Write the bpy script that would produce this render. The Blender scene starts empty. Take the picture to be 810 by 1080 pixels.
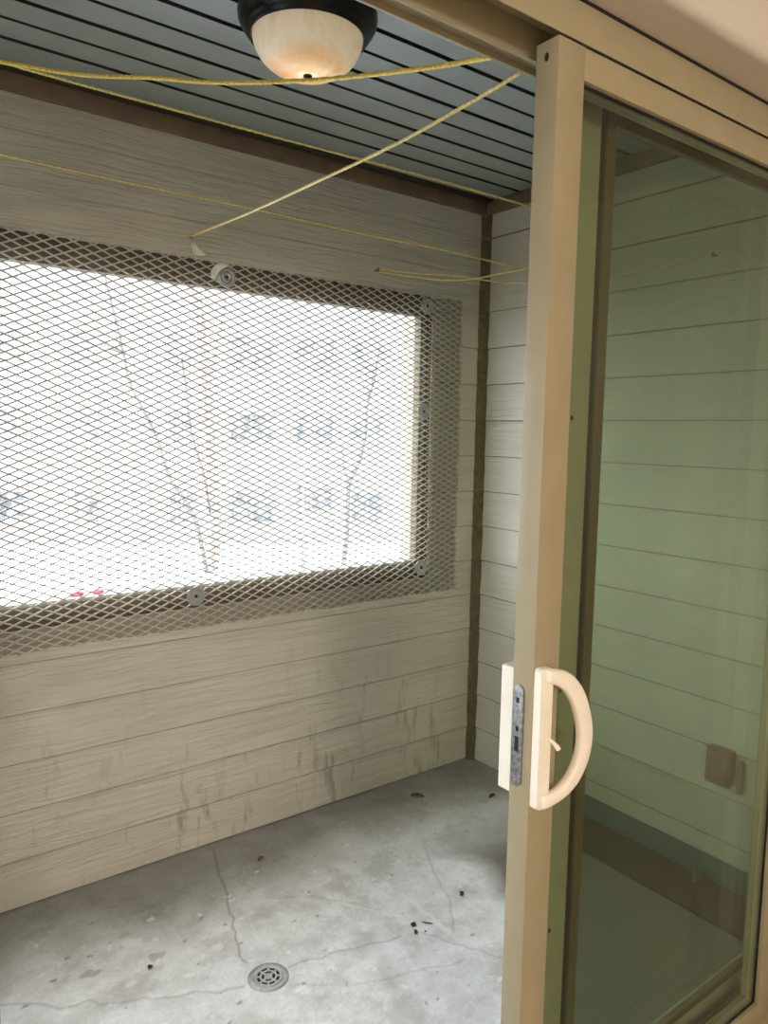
import bpy, bmesh, math, random
import numpy as np
from mathutils import Vector, Matrix
random.seed(7); rng = np.random.default_rng(7)
C = bpy.context.scene.collection
H = 1.42                                   # eye height above balcony floor (metres)
YB, XR, XL, YD = 2.3026, 2.2367, -0.95, 0.7718
ZC, ZTB = 2.3575, 2.3055                   # balcony ceiling, bottom of ceiling trim
LAP = 0.1473                               # siding exposure

# ------------------------------------------------------------------ helpers
def lin(r, g, b):
    f = lambda c: (c/255/12.92) if c/255 <= .04045 else ((c/255+.055)/1.055)**2.4
    return (f(r), f(g), f(b), 1)

def mesh_obj(name, verts, faces, mat=None, parent=None, smooth=False):
    me = bpy.data.meshes.new(name); me.from_pydata([tuple(v) for v in verts], [], faces); me.update()
    if smooth:
        for p in me.polygons: p.use_smooth = True
    if mat: me.materials.append(mat)
    o = bpy.data.objects.new(name, me); C.objects.link(o)
    if parent is not None:
        o.parent = parent
        o.matrix_parent_inverse = Matrix.Translation(-parent.location)
    return o

def bm_obj(name, bm, mat=None, parent=None, smooth=False, recalc=True):
    if recalc: bmesh.ops.recalc_face_normals(bm, faces=bm.faces[:])
    me = bpy.data.meshes.new(name); bm.to_mesh(me); bm.free()
    if smooth:
        for p in me.polygons: p.use_smooth = True
        if hasattr(me, 'set_sharp_from_angle'): me.set_sharp_from_angle(angle=math.radians(38))
    if mat: me.materials.append(mat)
    o = bpy.data.objects.new(name, me); C.objects.link(o)
    if parent is not None:
        o.parent = parent
        o.matrix_parent_inverse = Matrix.Translation(-parent.location)
    return o

def add_box(bm, x0, x1, y0, y1, z0, z1, bev=0, seg=2):
    r = bmesh.ops.create_cube(bm, size=1); vs = r['verts']
    for v in vs:
        v.co = Vector((x0+(v.co.x+.5)*(x1-x0), y0+(v.co.y+.5)*(y1-y0), z0+(v.co.z+.5)*(z1-z0)))
    if bev:
        es = list({e for v in vs for e in v.link_edges})
        bmesh.ops.bevel(bm, geom=es, offset=bev, segments=seg, affect='EDGES', profile=.5)

def box(name, dims, mat, parent=None, bev=0, seg=2):
    bm = bmesh.new()
    for d in (dims if isinstance(dims[0], (tuple, list)) else [dims]): add_box(bm, *d, bev=bev, seg=seg)
    return bm_obj(name, bm, mat, parent, smooth=bool(bev))

def add_lathe(bm, prof, n=48, center=(0, 0, 0), axis='Z', ang=2*math.pi):
    """revolve (radius, height) pairs"""
    rings = []
    for r, z in prof:
        ring = []
        for i in range(n):
            a = ang*i/n
            if axis == 'Z': co = (center[0]+r*math.cos(a), center[1]+r*math.sin(a), center[2]+z)
            else:           co = (center[0]+r*math.cos(a), center[1]-z, center[2]+r*math.sin(a))   # axis towards -Y
            ring.append(bm.verts.new(co))
        rings.append(ring)
    for a, b in zip(rings, rings[1:]):
        for i in range(n):
            j = (i+1) % n
            bm.faces.new((a[i], a[j], b[j], b[i]))
    if prof[0][0] > 1e-6 and prof[0][0] < .004: bm.faces.new(rings[0])
    if prof[-1][0] > 1e-6 and prof[-1][0] < .004: bm.faces.new(rings[-1])

def catmull(pts, n):
    P = [Vector(p) for p in pts]; P = [2*P[0]-P[1]] + P + [2*P[-1]-P[-2]]; out = []
    for i in range(1, len(P)-2):
        for k in range(n):
            t = k/n; a, b, c, d = P[i-1:i+3]
            out.append(.5*((2*b)+(c-a)*t+(2*a-5*b+4*c-d)*t*t+(3*b-a-3*c+d)*t**3))
    out.append(P[-2]); return out

def tube_geo(pts, rad, n=8, lobes=0, pitch=.02, V=None, F=None):
    """swept tube; lobes gives a laid (twisted strand) rope; rad may be a list"""
    V = [] if V is None else V; F = [] if F is None else F
    base = len(V); up = Vector((0, 0, 1)); s = 0; prev = None
    for i, p in enumerate(pts):
        t = (pts[min(i+1, len(pts)-1)]-pts[max(i-1, 0)]).normalized()
        if prev is None:
            a = t.cross(up) if abs(t.z) < .95 else t.cross(Vector((1, 0, 0)))
        else: a = prev - t*prev.dot(t)
        a.normalize(); prev = a; b = t.cross(a)
        if i: s += (p-pts[i-1]).length
        r0 = rad[i] if isinstance(rad, (list, tuple)) else rad
        for k in range(n):
            th = 2*math.pi*k/n
            r = r0*(1+.22*math.cos(lobes*(th-2*math.pi*s/(pitch*1.0)/1))) if lobes else r0
            V.append(p+a*(r*math.cos(th))+b*(r*math.sin(th)))
    m = len(pts)
    for i in range(m-1):
        for k in range(n):
            k2 = (k+1) % n
            F.append((base+i*n+k, base+i*n+k2, base+(i+1)*n+k2, base+(i+1)*n+k))
    F.append(tuple(base+k for k in range(n))[::-1]); F.append(tuple(base+(m-1)*n+k for k in range(n)))
    return V, F

def tag(o, label=None, cat=None, group=None, kind=None):
    if label: o['label'] = label
    if cat: o['category'] = cat
    if group: o['group'] = group
    if kind: o['kind'] = kind
    return o
def empty(name, loc, label, cat, group=None, kind=None):
    o = bpy.data.objects.new(name, None); C.objects.link(o); o.location = loc; o.empty_display_size = .05
    return tag(o, label, cat, group, kind)
def struct(o, label, cat): return tag(o, label, cat, kind='structure')

# ------------------------------------------------------------------ materials
class NT:
    def __init__(s, name):
        s.m = bpy.data.materials.new(name); s.m.use_nodes = True; s.t = s.m.node_tree
        s.b = s.t.nodes['Principled BSDF']; s.out = s.t.nodes['Material Output']
    def n(s, kind, **kw):
        x = s.t.nodes.new(kind)
        for k, v in kw.items():
            if k.startswith('_'): setattr(x, k[1:], v)
            else: x.inputs[k.replace('__', ' ')].default_value = v
        return x
    def l(s, a, b): s.t.links.new(a, b)
    def coord(s, scale=(1, 1, 1)):
        g = s.n('ShaderNodeNewGeometry'); m = s.n('ShaderNodeMapping'); m.inputs['Scale'].default_value = scale
        s.l(g.outputs['Position'], m.inputs['Vector']); return m.outputs[0]
    def ocoord(s, scale=(1, 1, 1)):
        g = s.n('ShaderNodeTexCoord'); m = s.n('ShaderNodeMapping'); m.inputs['Scale'].default_value = scale
        s.l(g.outputs['Object'], m.inputs['Vector']); return m.outputs[0]
    def noise(s, vec, scale, detail=3, rough=.55, dist=0):
        x = s.n('ShaderNodeTexNoise', Scale=scale, Detail=detail, Roughness=rough, Distortion=dist)
        s.l(vec, x.inputs['Vector']); return x.outputs[0]
    def ramp(s, fac, stops):
        r = s.n('ShaderNodeValToRGB'); e = r.color_ramp.elements
        while len(e) < len(stops): e.new(.5)
        for el, (p, c) in zip(e, stops):
            el.position = p; el.color = c if isinstance(c, (tuple, list)) else (c, c, c, 1)
        s.l(fac, r.inputs[0]); return r.outputs[0]
    def mix(s, fac, a, b, mode='MIX'):
        x = s.n('ShaderNodeMix', _data_type='RGBA', _blend_type=mode)
        for sock, v in ((x.inputs[0], fac), (x.inputs[6], a), (x.inputs[7], b)):
            if isinstance(v, bpy.types.NodeSocket): s.l(v, sock)
            elif isinstance(v, (int, float)) and sock.type == 'RGBA': sock.default_value = (v, v, v, 1)
            else: sock.default_value = v
        return x.outputs[2]
    def math(s, op, a, b=0.0):
        x = s.n('ShaderNodeMath', _operation=op)
        for i, v in enumerate((a, b)):
            if isinstance(v, bpy.types.NodeSocket): s.l(v, x.inputs[i])
            else: x.inputs[i].default_value = v
        return x.outputs[0]
    def bump(s, h, strength=.3, dist=.002, base=None):
        x = s.n('ShaderNodeBump', Strength=strength, Distance=dist); s.l(h, x.inputs['Height'])
        if base is not None: s.l(base, x.inputs['Normal'])
        s.l(x.outputs[0], s.b.inputs['Normal']); return x.outputs[0]
    def set(s, color=None, rough=.6, metal=0, spec=.5):
        if color is not None:
            if isinstance(color, bpy.types.NodeSocket): s.l(color, s.b.inputs['Base Color'])
            else: s.b.inputs['Base Color'].default_value = color
        s.b.inputs['Roughness'].default_value = rough; s.b.inputs['Metallic'].default_value = metal
        s.b.inputs['Specular IOR Level'].default_value = spec; return s.m

def simple(name, col, rough=.6, metal=0, var=.12, scale=30, bump=.08, spec=.4):
    """paint / plastic / metal with a little procedural variation"""
    t = NT(name); v = t.coord()
    n1 = t.noise(v, scale, 4); d = tuple(c*(1-var) for c in col[:3])+(1,); l = tuple(min(1, c*(1+var*.5)) for c in col[:3])+(1,)
    c = t.ramp(n1, [(.3, d), (.7, l)])
    if bump: t.bump(t.noise(v, scale*6, 3), bump, .001)
    return t.set(c, rough, metal, spec)

def siding_mat(name, along, col, stains, emb=.6, up=.22):
    """embossed wood-grain hardboard lap siding, painted; along = axis of the boards (0 = x, 1 = y)"""
    t = NT(name)
    g = t.n('ShaderNodeNewGeometry'); sep = t.n('ShaderNodeSeparateXYZ'); t.l(g.outputs['Position'], sep.inputs[0])
    u, z = sep.outputs[along], sep.outputs[2]
    k = t.math('FLOOR', t.math('DIVIDE', z, LAP))                       # board index: each board its own grain
    uu = t.math('ADD', u, t.math('MULTIPLY', k, 3.73))
    comb = t.n('ShaderNodeCombineXYZ'); t.l(uu, comb.inputs[0]); t.l(z, comb.inputs[2]); t.l(k, comb.inputs[1])
    def mp(sx, sz):
        m = t.n('ShaderNodeMapping'); m.inputs['Scale'].default_value = (sx, 1, sz); t.l(comb.outputs[0], m.inputs['Vector']); return m.outputs[0]
    warp = t.noise(mp(3.0, 14), 1, 2)
    zz = t.math('ADD', z, t.math('MULTIPLY', warp, .038))
    c2 = t.n('ShaderNodeCombineXYZ'); t.l(t.math('MULTIPLY', uu, 2.6), c2.inputs[0]); t.l(k, c2.inputs[1]); t.l(t.math('MULTIPLY', zz, 190), c2.inputs[2])
    grain = t.noise(c2.outputs[0], 1, 3, .6)
    c3 = t.n('ShaderNodeCombineXYZ'); t.l(t.math('MULTIPLY', uu, 14), c3.inputs[0]); t.l(t.math('MULTIPLY', zz, 260), c3.inputs[2])
    fine = t.noise(c3.outputs[0], 1, 3, .6)
    deep = t.ramp(grain, [(.36, 0.0), (.5, 1.0)])
    h = t.math('ADD', t.math('MULTIPLY', deep, .7), t.math('MULTIPLY', fine, .5))
    t.bump(t.math('MULTIPLY', h, t.ramp(t.math('DIVIDE', z, 2.5), [(.755, 1.0), (.76, 1.6)])), emb, .0040)
    blot = t.noise(t.coord(), 2.2, 4)
    dark = tuple(c*.84 for c in col[:3])+(1,)
    c = t.mix(t.ramp(blot, [(.3, 0.0), (.7, 1.0)]), dark, col)
    c = t.mix(t.math('MULTIPLY', t.math('SUBTRACT', 1.0, deep), .40*emb), c, tuple(x*.55 for x in col[:3])+(1,))
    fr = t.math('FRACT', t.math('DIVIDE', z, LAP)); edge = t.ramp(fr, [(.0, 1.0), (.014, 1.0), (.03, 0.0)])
    c = t.mix(t.math('MULTIPLY', edge, t.ramp(t.math('DIVIDE', z, 2.5), [(.755, .55 if stains else .85), (.76, up)])), c, lin(92, 82, 62))       # lap shadow line and dirt painted along each board's butt edge
    if stains:
        m = t.n('ShaderNodeMapping'); m.inputs['Scale'].default_value = (26, 26, 5.5)
        t.l(g.outputs['Position'], m.inputs['Vector'])
        n0 = t.math('MULTIPLY', t.noise(t.coord(), 16, 4), .03)                 # rusty grime the old screen left on the boards
        st = lambda v, a: t.math('GREATER_THAN', t.math('ADD', v, n0), a)
        zone = t.math('MULTIPLY', t.math('MULTIPLY', st(z, .785), t.math('SUBTRACT', 1.0, st(z, 1.965))), t.math('SUBTRACT', 1.0, st(u, 2.122)))
        c = t.mix(t.math('MULTIPLY', zone, .62), c, lin(112, 99, 80))
        drip = t.ramp(t.noise(m.outputs[0], 1, 4, .62), [(.55, 0.0), (.68, 1.0)])
        patch = t.ramp(t.noise(t.coord(), 3.4, 2), [(.40, 0.0), (.58, 1.0)])
        low = t.n('ShaderNodeMapRange'); t.l(z, low.inputs[0]); low.inputs[1].default_value = .72; low.inputs[2].default_value = .15
        f = t.math('MULTIPLY', t.math('MULTIPLY', drip, patch), low.outputs[0])
        c = t.mix(t.math('MULTIPLY', f, .48), c, lin(88, 78, 58))
        spk = t.ramp(t.noise(t.coord(), 55, 3), [(.70, 0.0), (.76, 1.0)])
        c = t.mix(t.math('MULTIPLY', t.math('MULTIPLY', spk, patch), .35), c, lin(100, 88, 66))
    return t.set(c, .62, 0, .35)

M = {}
M['siding_b'] = siding_mat('painted_siding_back', 0, (.66, .62, .525, 1), True)
M['siding_r'] = siding_mat('painted_siding_right', 1, (.62, .59, .49, 1), False, .45, .8)
M['corner'] = simple('corner_caulk', lin(104, 92, 66), .8, 0, .35, 40, .4)
M['brown_trim'] = simple('brown_trim', lin(122, 104, 86), .7, 0, .2, 12, .25)
M['jchan'] = simple('dark_channel', lin(58, 52, 42), .7, 0, .15)
M['teal'] = simple('teal_paint', lin(76, 106, 104), .6, 0, .15, 20, .1)
M['soffit'] = simple('soffit_vinyl', (.285, .316, .302, 1), .42, 0, .06, 8, .03)
M['groove'] = simple('soffit_groove', (.035, .042, .042, 1), .8, 0, .1)
M['rawwood'] = simple('weathered_frame_wood', lin(98, 86, 68), .8, 0, .3, 25, .4)
M['sillmetal'] = simple('sill_flashing', lin(150, 152, 146), .6, 0, .15)
M['mesh'] = simple('expanded_steel', (.50, .47, .405, 1), .55, 0, .15, 60, .1)
M['washer'] = simple('galvanised_washer', (.42, .43, .42, 1), .45, .5, .2, 80, .15)
M['screw'] = simple('dark_screw', (.05, .05, .05, 1), .5, .6)
M['alu'] = simple('almond_aluminium', lin(160, 149, 121), .45, 0, .06, 14, .05)
M['alu_dark'] = simple('almond_aluminium_worn', lin(176, 160, 124), .5, 0, .1, 20, .08)
M['fixed'] = simple('almond_aluminium_weathered', lin(186, 184, 158), .5, 0, .08, 20, .05)
M['gasket'] = simple('black_gasket', (.012, .012, .011, 1), .7, 0, .1)
M['bead'] = simple('bronze_bead', lin(112, 98, 64), .5, 0, .12)
M['strip'] = simple('grey_weatherstrip', lin(92, 90, 80), .9, 0, .2, 90, .3)
M['handle'] = simple('cream_handle', lin(246, 239, 228), .38, 0, .04, 25, .04)
M['white'] = simple('white_handle', lin(232, 228, 216), .42, 0, .04, 25, .04)
M['latch'] = simple('zinc_latch', (.34, .34, .35, 1), .42, .75, .5, 140, .3)
M['black'] = simple('black_slot', (.01, .01, .01, 1), .7, 0, .1)
M['bronze'] = simple('dark_bronze', (.006, .0055, .006, 1), .3, 0, .2, 40, .05, .3)
M['drywall'] = simple('drywall', lin(210, 201, 193), .85, 0, .03, 60, .08)
M['room'] = simple('room_paint', lin(208, 198, 182), .9, 0, .03, 60, .05)
M['carpet'] = simple('room_carpet', lin(182, 172, 158), .95, 0, .2, 200, .5)
M['outlet'] = simple('brown_outlet', lin(134, 108, 86), .55, 0, .15)
M['snow'] = simple('snow', (.60, .62, .66, 1), .8, 0, .05, .4, .1)
M['dark_ground'] = simple('dark_ground', (.16, .16, .17, 1), .8, 0, .2, 3, .2)
M['facade'] = simple('pale_facade', (.23, .222, .218, 1), .8, 0, .05, .6, .05)
M['outer'] = simple('pale_outer_wall', lin(196, 182, 160), .8, 0, .06)
M['winframe'] = simple('white_window_frame', (.20, .20, .21, 1), .6, 0, .05)
M['bark'] = simple('pinkish_bark', lin(112, 100, 97), .9, 0, .3, 8, .4)
M['bark2'] = simple('grey_bark', lin(88, 82, 82), .9, 0, .3, 8, .4)
M['pole'] = simple('grey_pole', lin(128, 128, 132), .6, 0, .1)
M['pink'] = simple('pink_cloth', lin(226, 96, 118), .8, 0, .25, 90, .2)
M['scrap'] = simple('white_scrap', lin(222, 220, 208), .8, 0, .12, 60, .2)
M['leaf'] = simple('dry_leaf', lin(112, 78, 50), .8, 0, .35, 120, .2)
M['bit'] = simple('dark_debris', lin(58, 56, 50), .9, 0, .4, 200, .3)
M['greybit'] = simple('grey_twig', lin(104, 112, 100), .9, 0, .3, 200, .3)
M['plank'] = simple('dark_plank', lin(62, 52, 38), .8, 0, .25, 14, .3)

def pane_mat(name, c1, c2, scale):
    t = NT(name); n = t.noise(t.coord(), scale, 3)
    return t.set(t.ramp(n, [(.4, c1), (.6, c2)]), .15, 0, .5)
M['pane'] = pane_mat('far_pane', (.055, .06, .067, 1), (.17, .176, .184, 1), 2.6)
M['panedark'] = pane_mat('far_pane_dark', (.06, .06, .07, 1), (.16, .16, .17, 1), 3.5)

# rope: yellow polypropylene
t = NT('yellow_rope'); n = t.noise(t.coord(), 180, 3)
M['rope'] = t.set(t.ramp(n, [(.3, lin(212, 170, 36)), (.7, lin(250, 226, 110))]), .42, 0, .5)
t = NT('pale_rope'); n = t.noise(t.coord(), 180, 3)
M['rope2'] = t.set(t.ramp(n, [(.3, lin(206, 182, 84)), (.7, lin(248, 234, 158))]), .42, 0, .5)

# alabaster glass bowl
t = NT('alabaster_glass'); v = t.ocoord()
sw = t.noise(v, 9, 4, .6, 2.2)
col = t.ramp(sw, [(.3, lin(226, 219, 202)), (.55, lin(245, 240, 228)), (.75, lin(232, 220, 196))])
sp = t.n('ShaderNodeSeparateXYZ'); tc = t.n('ShaderNodeTexCoord'); t.l(tc.outputs['Object'], sp.inputs[0])
r2 = t.math('SQRT', t.math('ADD', t.math('POWER', sp.outputs[0], 2), t.math('POWER', sp.outputs[1], 2)))
ring = t.ramp(r2, [(.014, 0.0), (.026, 1.0), (.070, .95), (.100, 0.0)])
amber_glow = t.math('MULTIPLY', ring, t.ramp(t.noise(v, 14, 3, .6, 1.5), [(.30, 0.35), (.55, 1.0)]))
col = t.mix(t.math('MULTIPLY', amber_glow, .9), col, lin(240, 188, 122))  # amber bulb glow painted into the bowl colour around its axis
t.set(col, .3, 0, .5)
tr = t.n('ShaderNodeBsdfTranslucent'); t.l(col, tr.inputs[0]); ms = t.n('ShaderNodeMixShader'); ms.inputs[0].default_value = .35
t.l(t.b.outputs[0], ms.inputs[1]); t.l(tr.outputs[0], ms.inputs[2]); t.l(ms.outputs[0], t.out.inputs['Surface'])
M['alabaster'] = t.m

# clear, slightly green-tinted insulating glass
def glass_mat(name, tint):
    t = NT(name)
    tp = t.n('ShaderNodeBsdfTransparent'); tp.inputs[0].default_value = tint
    gl = t.n('ShaderNodeBsdfGlossy', Roughness=.0); gl.inputs[0].default_value = (.9, .95, .9, 1)
    fr = t.n('ShaderNodeFresnel', IOR=1.5); g = t.n('ShaderNodeNewGeometry')
    f = t.math('MULTIPLY', fr.outputs[0], t.math('SUBTRACT', 1.0, g.outputs['Backfacing']))
    dirt = t.n('ShaderNodeBsdfDiffuse'); dirt.inputs[0].default_value = (.55, .55, .45, 1)
    m0 = t.n('ShaderNodeMixShader'); sm = t.ramp(t.noise(t.coord((1, 1, .25)), 7, 4), [(.4, .0), (.8, .035)])
    t.l(sm, m0.inputs[0]); t.l(tp.outputs[0], m0.inputs[1]); t.l(dirt.outputs[0], m0.inputs[2])
    ms = t.n('ShaderNodeMixShader'); t.l(f, ms.inputs[0]); t.l(m0.outputs[0], ms.inputs[1]); t.l(gl.outputs[0], ms.inputs[2])
    t.l(ms.outputs[0], t.out.inputs['Surface']); return t.m
M['glass'] = glass_mat('sliding_glass', (.73, .775, .70, 1))
M['glass2'] = glass_mat('fixed_glass', (.785, .83, .755, 1))

# concrete with painted-on marks stored as mesh attributes
t = NT('concrete_floor'); v = t.coord()
big = t.noise(v, 2.3, 4, .6); mid = t.noise(v, 11, 5, .65); fine = t.noise(v, 90, 4, .7)
c = t.ramp(big, [(.3, (.53, .525, .505, 1)), (.7, (.68, .68, .67, 1))])
c = t.mix(t.ramp(mid, [(.35, .0), (.60, .75)]), c, (.82, .825, .83, 1))
c = t.mix(t.ramp(t.noise(v, 5.2, 6, .7), [(.50, 0.0), (.62, .6)]), c, (.43, .415, .385, 1))
c = t.mix(t.math('MULTIPLY', t.ramp(fine, [(.4, .0), (.7, 1.0)]), .28), c, (.38, .37, .35, 1))
at = lambda nm: t.n('ShaderNodeAttribute', _attribute_name=nm).outputs['Fac']
spk = t.ramp(t.noise(v, 42, 3, .6), [(.68, .0), (.73, 1.0)])
c = t.mix(t.math('MULTIPLY', spk, .55), c, (.80, .80, .78, 1))
c = t.mix(at('grime_shade'), c, (.15, .132, .105, 1))
c = t.mix(at('chip'), c, (.80, .80, .76, 1))
c = t.mix(at('crack'), c, (.15, .14, .12, 1))
hgt = t.math('ADD', t.math('MULTIPLY', fine, .35), t.math('MULTIPLY', mid, .8))
t.bump(t.math('SUBTRACT', hgt, t.math('MULTIPLY', at('crack'), 1.2)), .3, .003)
M['concrete'] = t.set(c, .78, 0, .35)

# ------------------------------------------------------------------ balcony floor
def floor_mesh():
    xs = np.unique(np.concatenate([np.linspace(XL, .2, 40), np.linspace(.2, XR, 410)]))
    ys = np.unique(np.concatenate([np.linspace(.86, 1.0, 12), np.linspace(1.0, YB+.02, 264)]))
    X, Y = np.meshgrid(xs, ys); nx, ny = len(xs), len(ys)
    crack = np.zeros_like(X); chip = np.zeros_like(X); grime_shade = np.zeros_like(X)
    def poly(pts, w, amp, arr, jit=.006):
        p = [np.array(pts[0], float)]
        for a, b in zip(pts, pts[1:]):                      # jitter each stretch
            a = np.array(a, float); b = np.array(b, float); n = max(2, int(np.linalg.norm(b-a)/.03))
            for i in range(1, n+1): p.append(a+(b-a)*i/n+rng.normal(0, jit, 2)*(i < n))
        for a, b in zip(p, p[1:]):
            ab = b-a; L = ab@ab+1e-12
            tt = np.clip(((X-a[0])*ab[0]+(Y-a[1])*ab[1])/L, 0, 1)
            d = np.hypot(X-a[0]-tt*ab[0], Y-a[1]-tt*ab[1])
            np.maximum(arr, amp*np.clip(1.6-d/w, 0, 1), out=arr)
    def blob(cx, cy, r, amp, arr, k=5, sx=1.0):
        th = np.arctan2(Y-cy, (X-cx)/sx); d = np.hypot((X-cx)/sx, Y-cy); R = r
        for m in range(1, k): R = R+r*.28*math.cos(rng.uniform(0, 6))*np.cos(m*th+rng.uniform(0, 6))/m**.5
        np.maximum(arr, amp*np.clip((R-d)/(.25*r)+.5, 0, 1), out=arr)
    poly([(1.004, 2.264), (.953, 2.10), (.930, 1.996), (.901, 1.889), (.862, 1.80), (.845, 1.70)], .0028, .5, crack)
    poly([(1.60, 1.86), (1.517, 1.70), (1.4725, 1.5825), (1.377, 1.464)], .0032, .26, crack, .003)
    poly([(1.30, 1.535), (1.36, 1.42), (1.42, 1.31), (1.5, 1.18)], .0028, .32, crack, .004)
    poly([(.28, 1.92), (.52, 1.76), (.80, 1.625)], .003, .35, crack)
    poly([(.93, 1.62), (1.05, 1.60), (1.25, 1.545)], .003, .35, crack)
    poly([(.90, 1.56), (1.05, 1.46), (1.35, 1.36)], .003, .25, crack)
    poly([(1.02, 1.92), (1.143, 1.845), (1.268, 1.672)], .003, .25, crack)
    poly([(1.37, 1.70), (1.377, 1.464)], .006, .5, chip, .004)
    poly([(1.18, 1.80), (1.30, 1.62), (1.46, 1.52)], .004, .35, chip)
    for cx, cy, r, s in ((.63, 1.95, .030, 1.5), (.86, 1.86, .020, 1.7), (.70, 2.02, .016, 1.2), (.81, 1.80, .022, 1.2), (.93, 1.97, .012, 1.5),
                         (.76, 1.79, .012, 1), (.57, 1.80, .014, 2), (1.02, 1.75, .012, 1), (.66, 1.70, .020, 1.4), (.45, 1.82, .02, 1.8)):
        blob(cx, cy, r*.62, .6, chip, 6, s)
    for i in range(70): blob(rng.uniform(.35, 1.6), rng.uniform(1.2, 2.1), rng.uniform(.003, .008), .75, chip, 4, rng.uniform(.8, 1.8))
    for cx, cy, r in ((1.10, 2.11, .016), (.70, 2.05, .014), (.62, 2.0, .017), (.80, 2.08, .012), (1.25, 2.18, .012), (1.5, 2.1, .02), (.53, 2.09, .012), (.66, 1.86, .02),
                      (2.02, 1.98, .03), (2.1, 1.9, .02), (1.7, 2.0, .015), (.50, 1.9, .02)):
        blob(cx, cy, r*.8, .42, grime_shade, 5, 1.4)
    for i in range(90): blob(rng.uniform(.3, 2.2), rng.uniform(1.1, 2.28), rng.uniform(.002, .006), .6, grime_shade, 4, rng.uniform(.7, 1.8))
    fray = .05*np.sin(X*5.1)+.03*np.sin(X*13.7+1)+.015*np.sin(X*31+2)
    np.maximum(grime_shade, .66*np.clip((Y-(YB-.40+fray))/.26, 0, 1), out=grime_shade)  # dirt along the back wall, with the parapet's shade painted in
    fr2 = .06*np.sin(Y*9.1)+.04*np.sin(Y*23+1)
    np.maximum(grime_shade, .92*np.clip((X-(1.56+.6*fr2+np.minimum(0, Y-1.36)*1.02)-.25*np.clip(Y-1.5, 0, 1))/.10, 0, 1)*np.clip((1.95-Y)/.3, 0, 1), out=grime_shade)       # dimness through the door glass painted into the floor behind it
    V = np.stack([X.ravel(), Y.ravel(), np.zeros(X.size)], 1)
    idx = np.arange(nx*ny).reshape(ny, nx)
    F = np.stack([idx[:-1, :-1].ravel(), idx[:-1, 1:].ravel(), idx[1:, 1:].ravel(), idx[1:, :-1].ravel()], 1)
    me = bpy.data.meshes.new('floor'); me.from_pydata(V.tolist(), [], F.tolist()); me.update()
    for nm, arr in (('crack', crack), ('chip', chip), ('grime_shade', grime_shade)):
        a = me.attributes.new(nm, 'FLOAT', 'POINT'); a.data.foreach_set('value', arr.ravel().astype(np.float32))
    me.materials.append(M['concrete'])
    o = bpy.data.objects.new('floor', me); C.objects.link(o); return o
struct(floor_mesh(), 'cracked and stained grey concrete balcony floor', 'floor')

# ------------------------------------------------------------------ lap siding walls
def siding(name, mat, axis, plane, spans, ztop, outer=.0095, inner=.001):
    """axis 'x': boards run along x on plane y=plane, facing -y; axis 'y': along y on plane x=plane, facing -x (or +x when plane<0)
       spans(z0, z1) -> list of (u0, u1, za, zb)"""
    V, F = [], []; sgn = -1 if (axis == 'x' or plane > 0) else 1
    def pt(u, off, z): V.append((u, plane+sgn*off, z) if axis == 'x' else (plane+sgn*off, u, z)); return len(V)-1
    k = 0
    while k*LAP < ztop-1e-4:
        z0, z1 = k*LAP, min((k+1)*LAP, ztop)
        if k == 0: z0 = .006
        off = lambda z: outer+(inner-outer)*(z-z0)/LAP
        for (u0, u1, za, zb) in spans(z0, z1):
            n = max(2, int((u1-u0)/.12)); us = np.linspace(u0, u1, n+1)
            js = rng.normal(0, .0006, n+1)
            for a, b, ja, jb in zip(us, us[1:], js, js[1:]):
                e = .0022
                i0, i1 = pt(a, off(za)+ja, za), pt(b, off(za)+jb, za)
                i2, i3 = pt(b, off(zb), zb), pt(a, off(zb), zb)
                F.append((i0, i1, i2, i3))
                l0, l1 = pt(a, -.004, za), pt(b, -.004, za); F.append((l0, l1, i1, i0))      # butt edge underneath
                t0, t1 = pt(a, -.004, zb), pt(b, -.004, zb); F.append((i3, i2, t1, t0))
            for u in (u0, u1):                                                     # closed board ends
                F.append((pt(u, -.004, za), pt(u, off(za), za), pt(u, off(zb), zb), pt(u, -.004, zb)))
        k += 1
    return mesh_obj(name, V, F, mat)
WT, WB, WX0, WX1 = 1.9512, .8343, -.40, 1.9561        # rough opening in the siding
def back_spans(z0, z1):
    out = []; x0, x1 = XL, XR-.012
    if z0 < WB: out.append((x0, x1, z0, min(z1, WB)))
    if z1 > WT: out.append((x0, x1, max(z0, WT), z1))
    a, b = max(z0, WB), min(z1, WT)
    if b-a > 1e-4: out += [(x0, WX0, a, b), (WX1, x1, a, b)]
    return out
LY0, LY1 = .98, 1.62                                # unseen end-wall opening of the same height, added for side light
def left_spans(z0, z1):
    out = []; x0, x1 = .90, YB
    if z0 < WB: out.append((x0, x1, z0, min(z1, WB)))
    if z1 > WT: out.append((x0, x1, max(z0, WT), z1))
    a, b = max(z0, WB), min(z1, WT)
    if b-a > 1e-4: out += [(x0, LY0, a, b), (LY1, x1, a, b)]
    return out
struct(siding('wall_back', M['siding_b'], 'x', YB, back_spans, ZC), 'cream painted lap siding wall around the meshed opening', 'wall')
struct(siding('wall_right', M['siding_r'], 'y', XR, lambda a, b: [(.90, YB-.012, a, b)], ZC), 'cream lap siding side wall running behind the sliding glass door', 'wall')
struct(siding('wall_left', M['siding_r'], 'y', XL, left_spans, ZC), 'cream lap siding end wall left of the balcony', 'wall')
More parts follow.
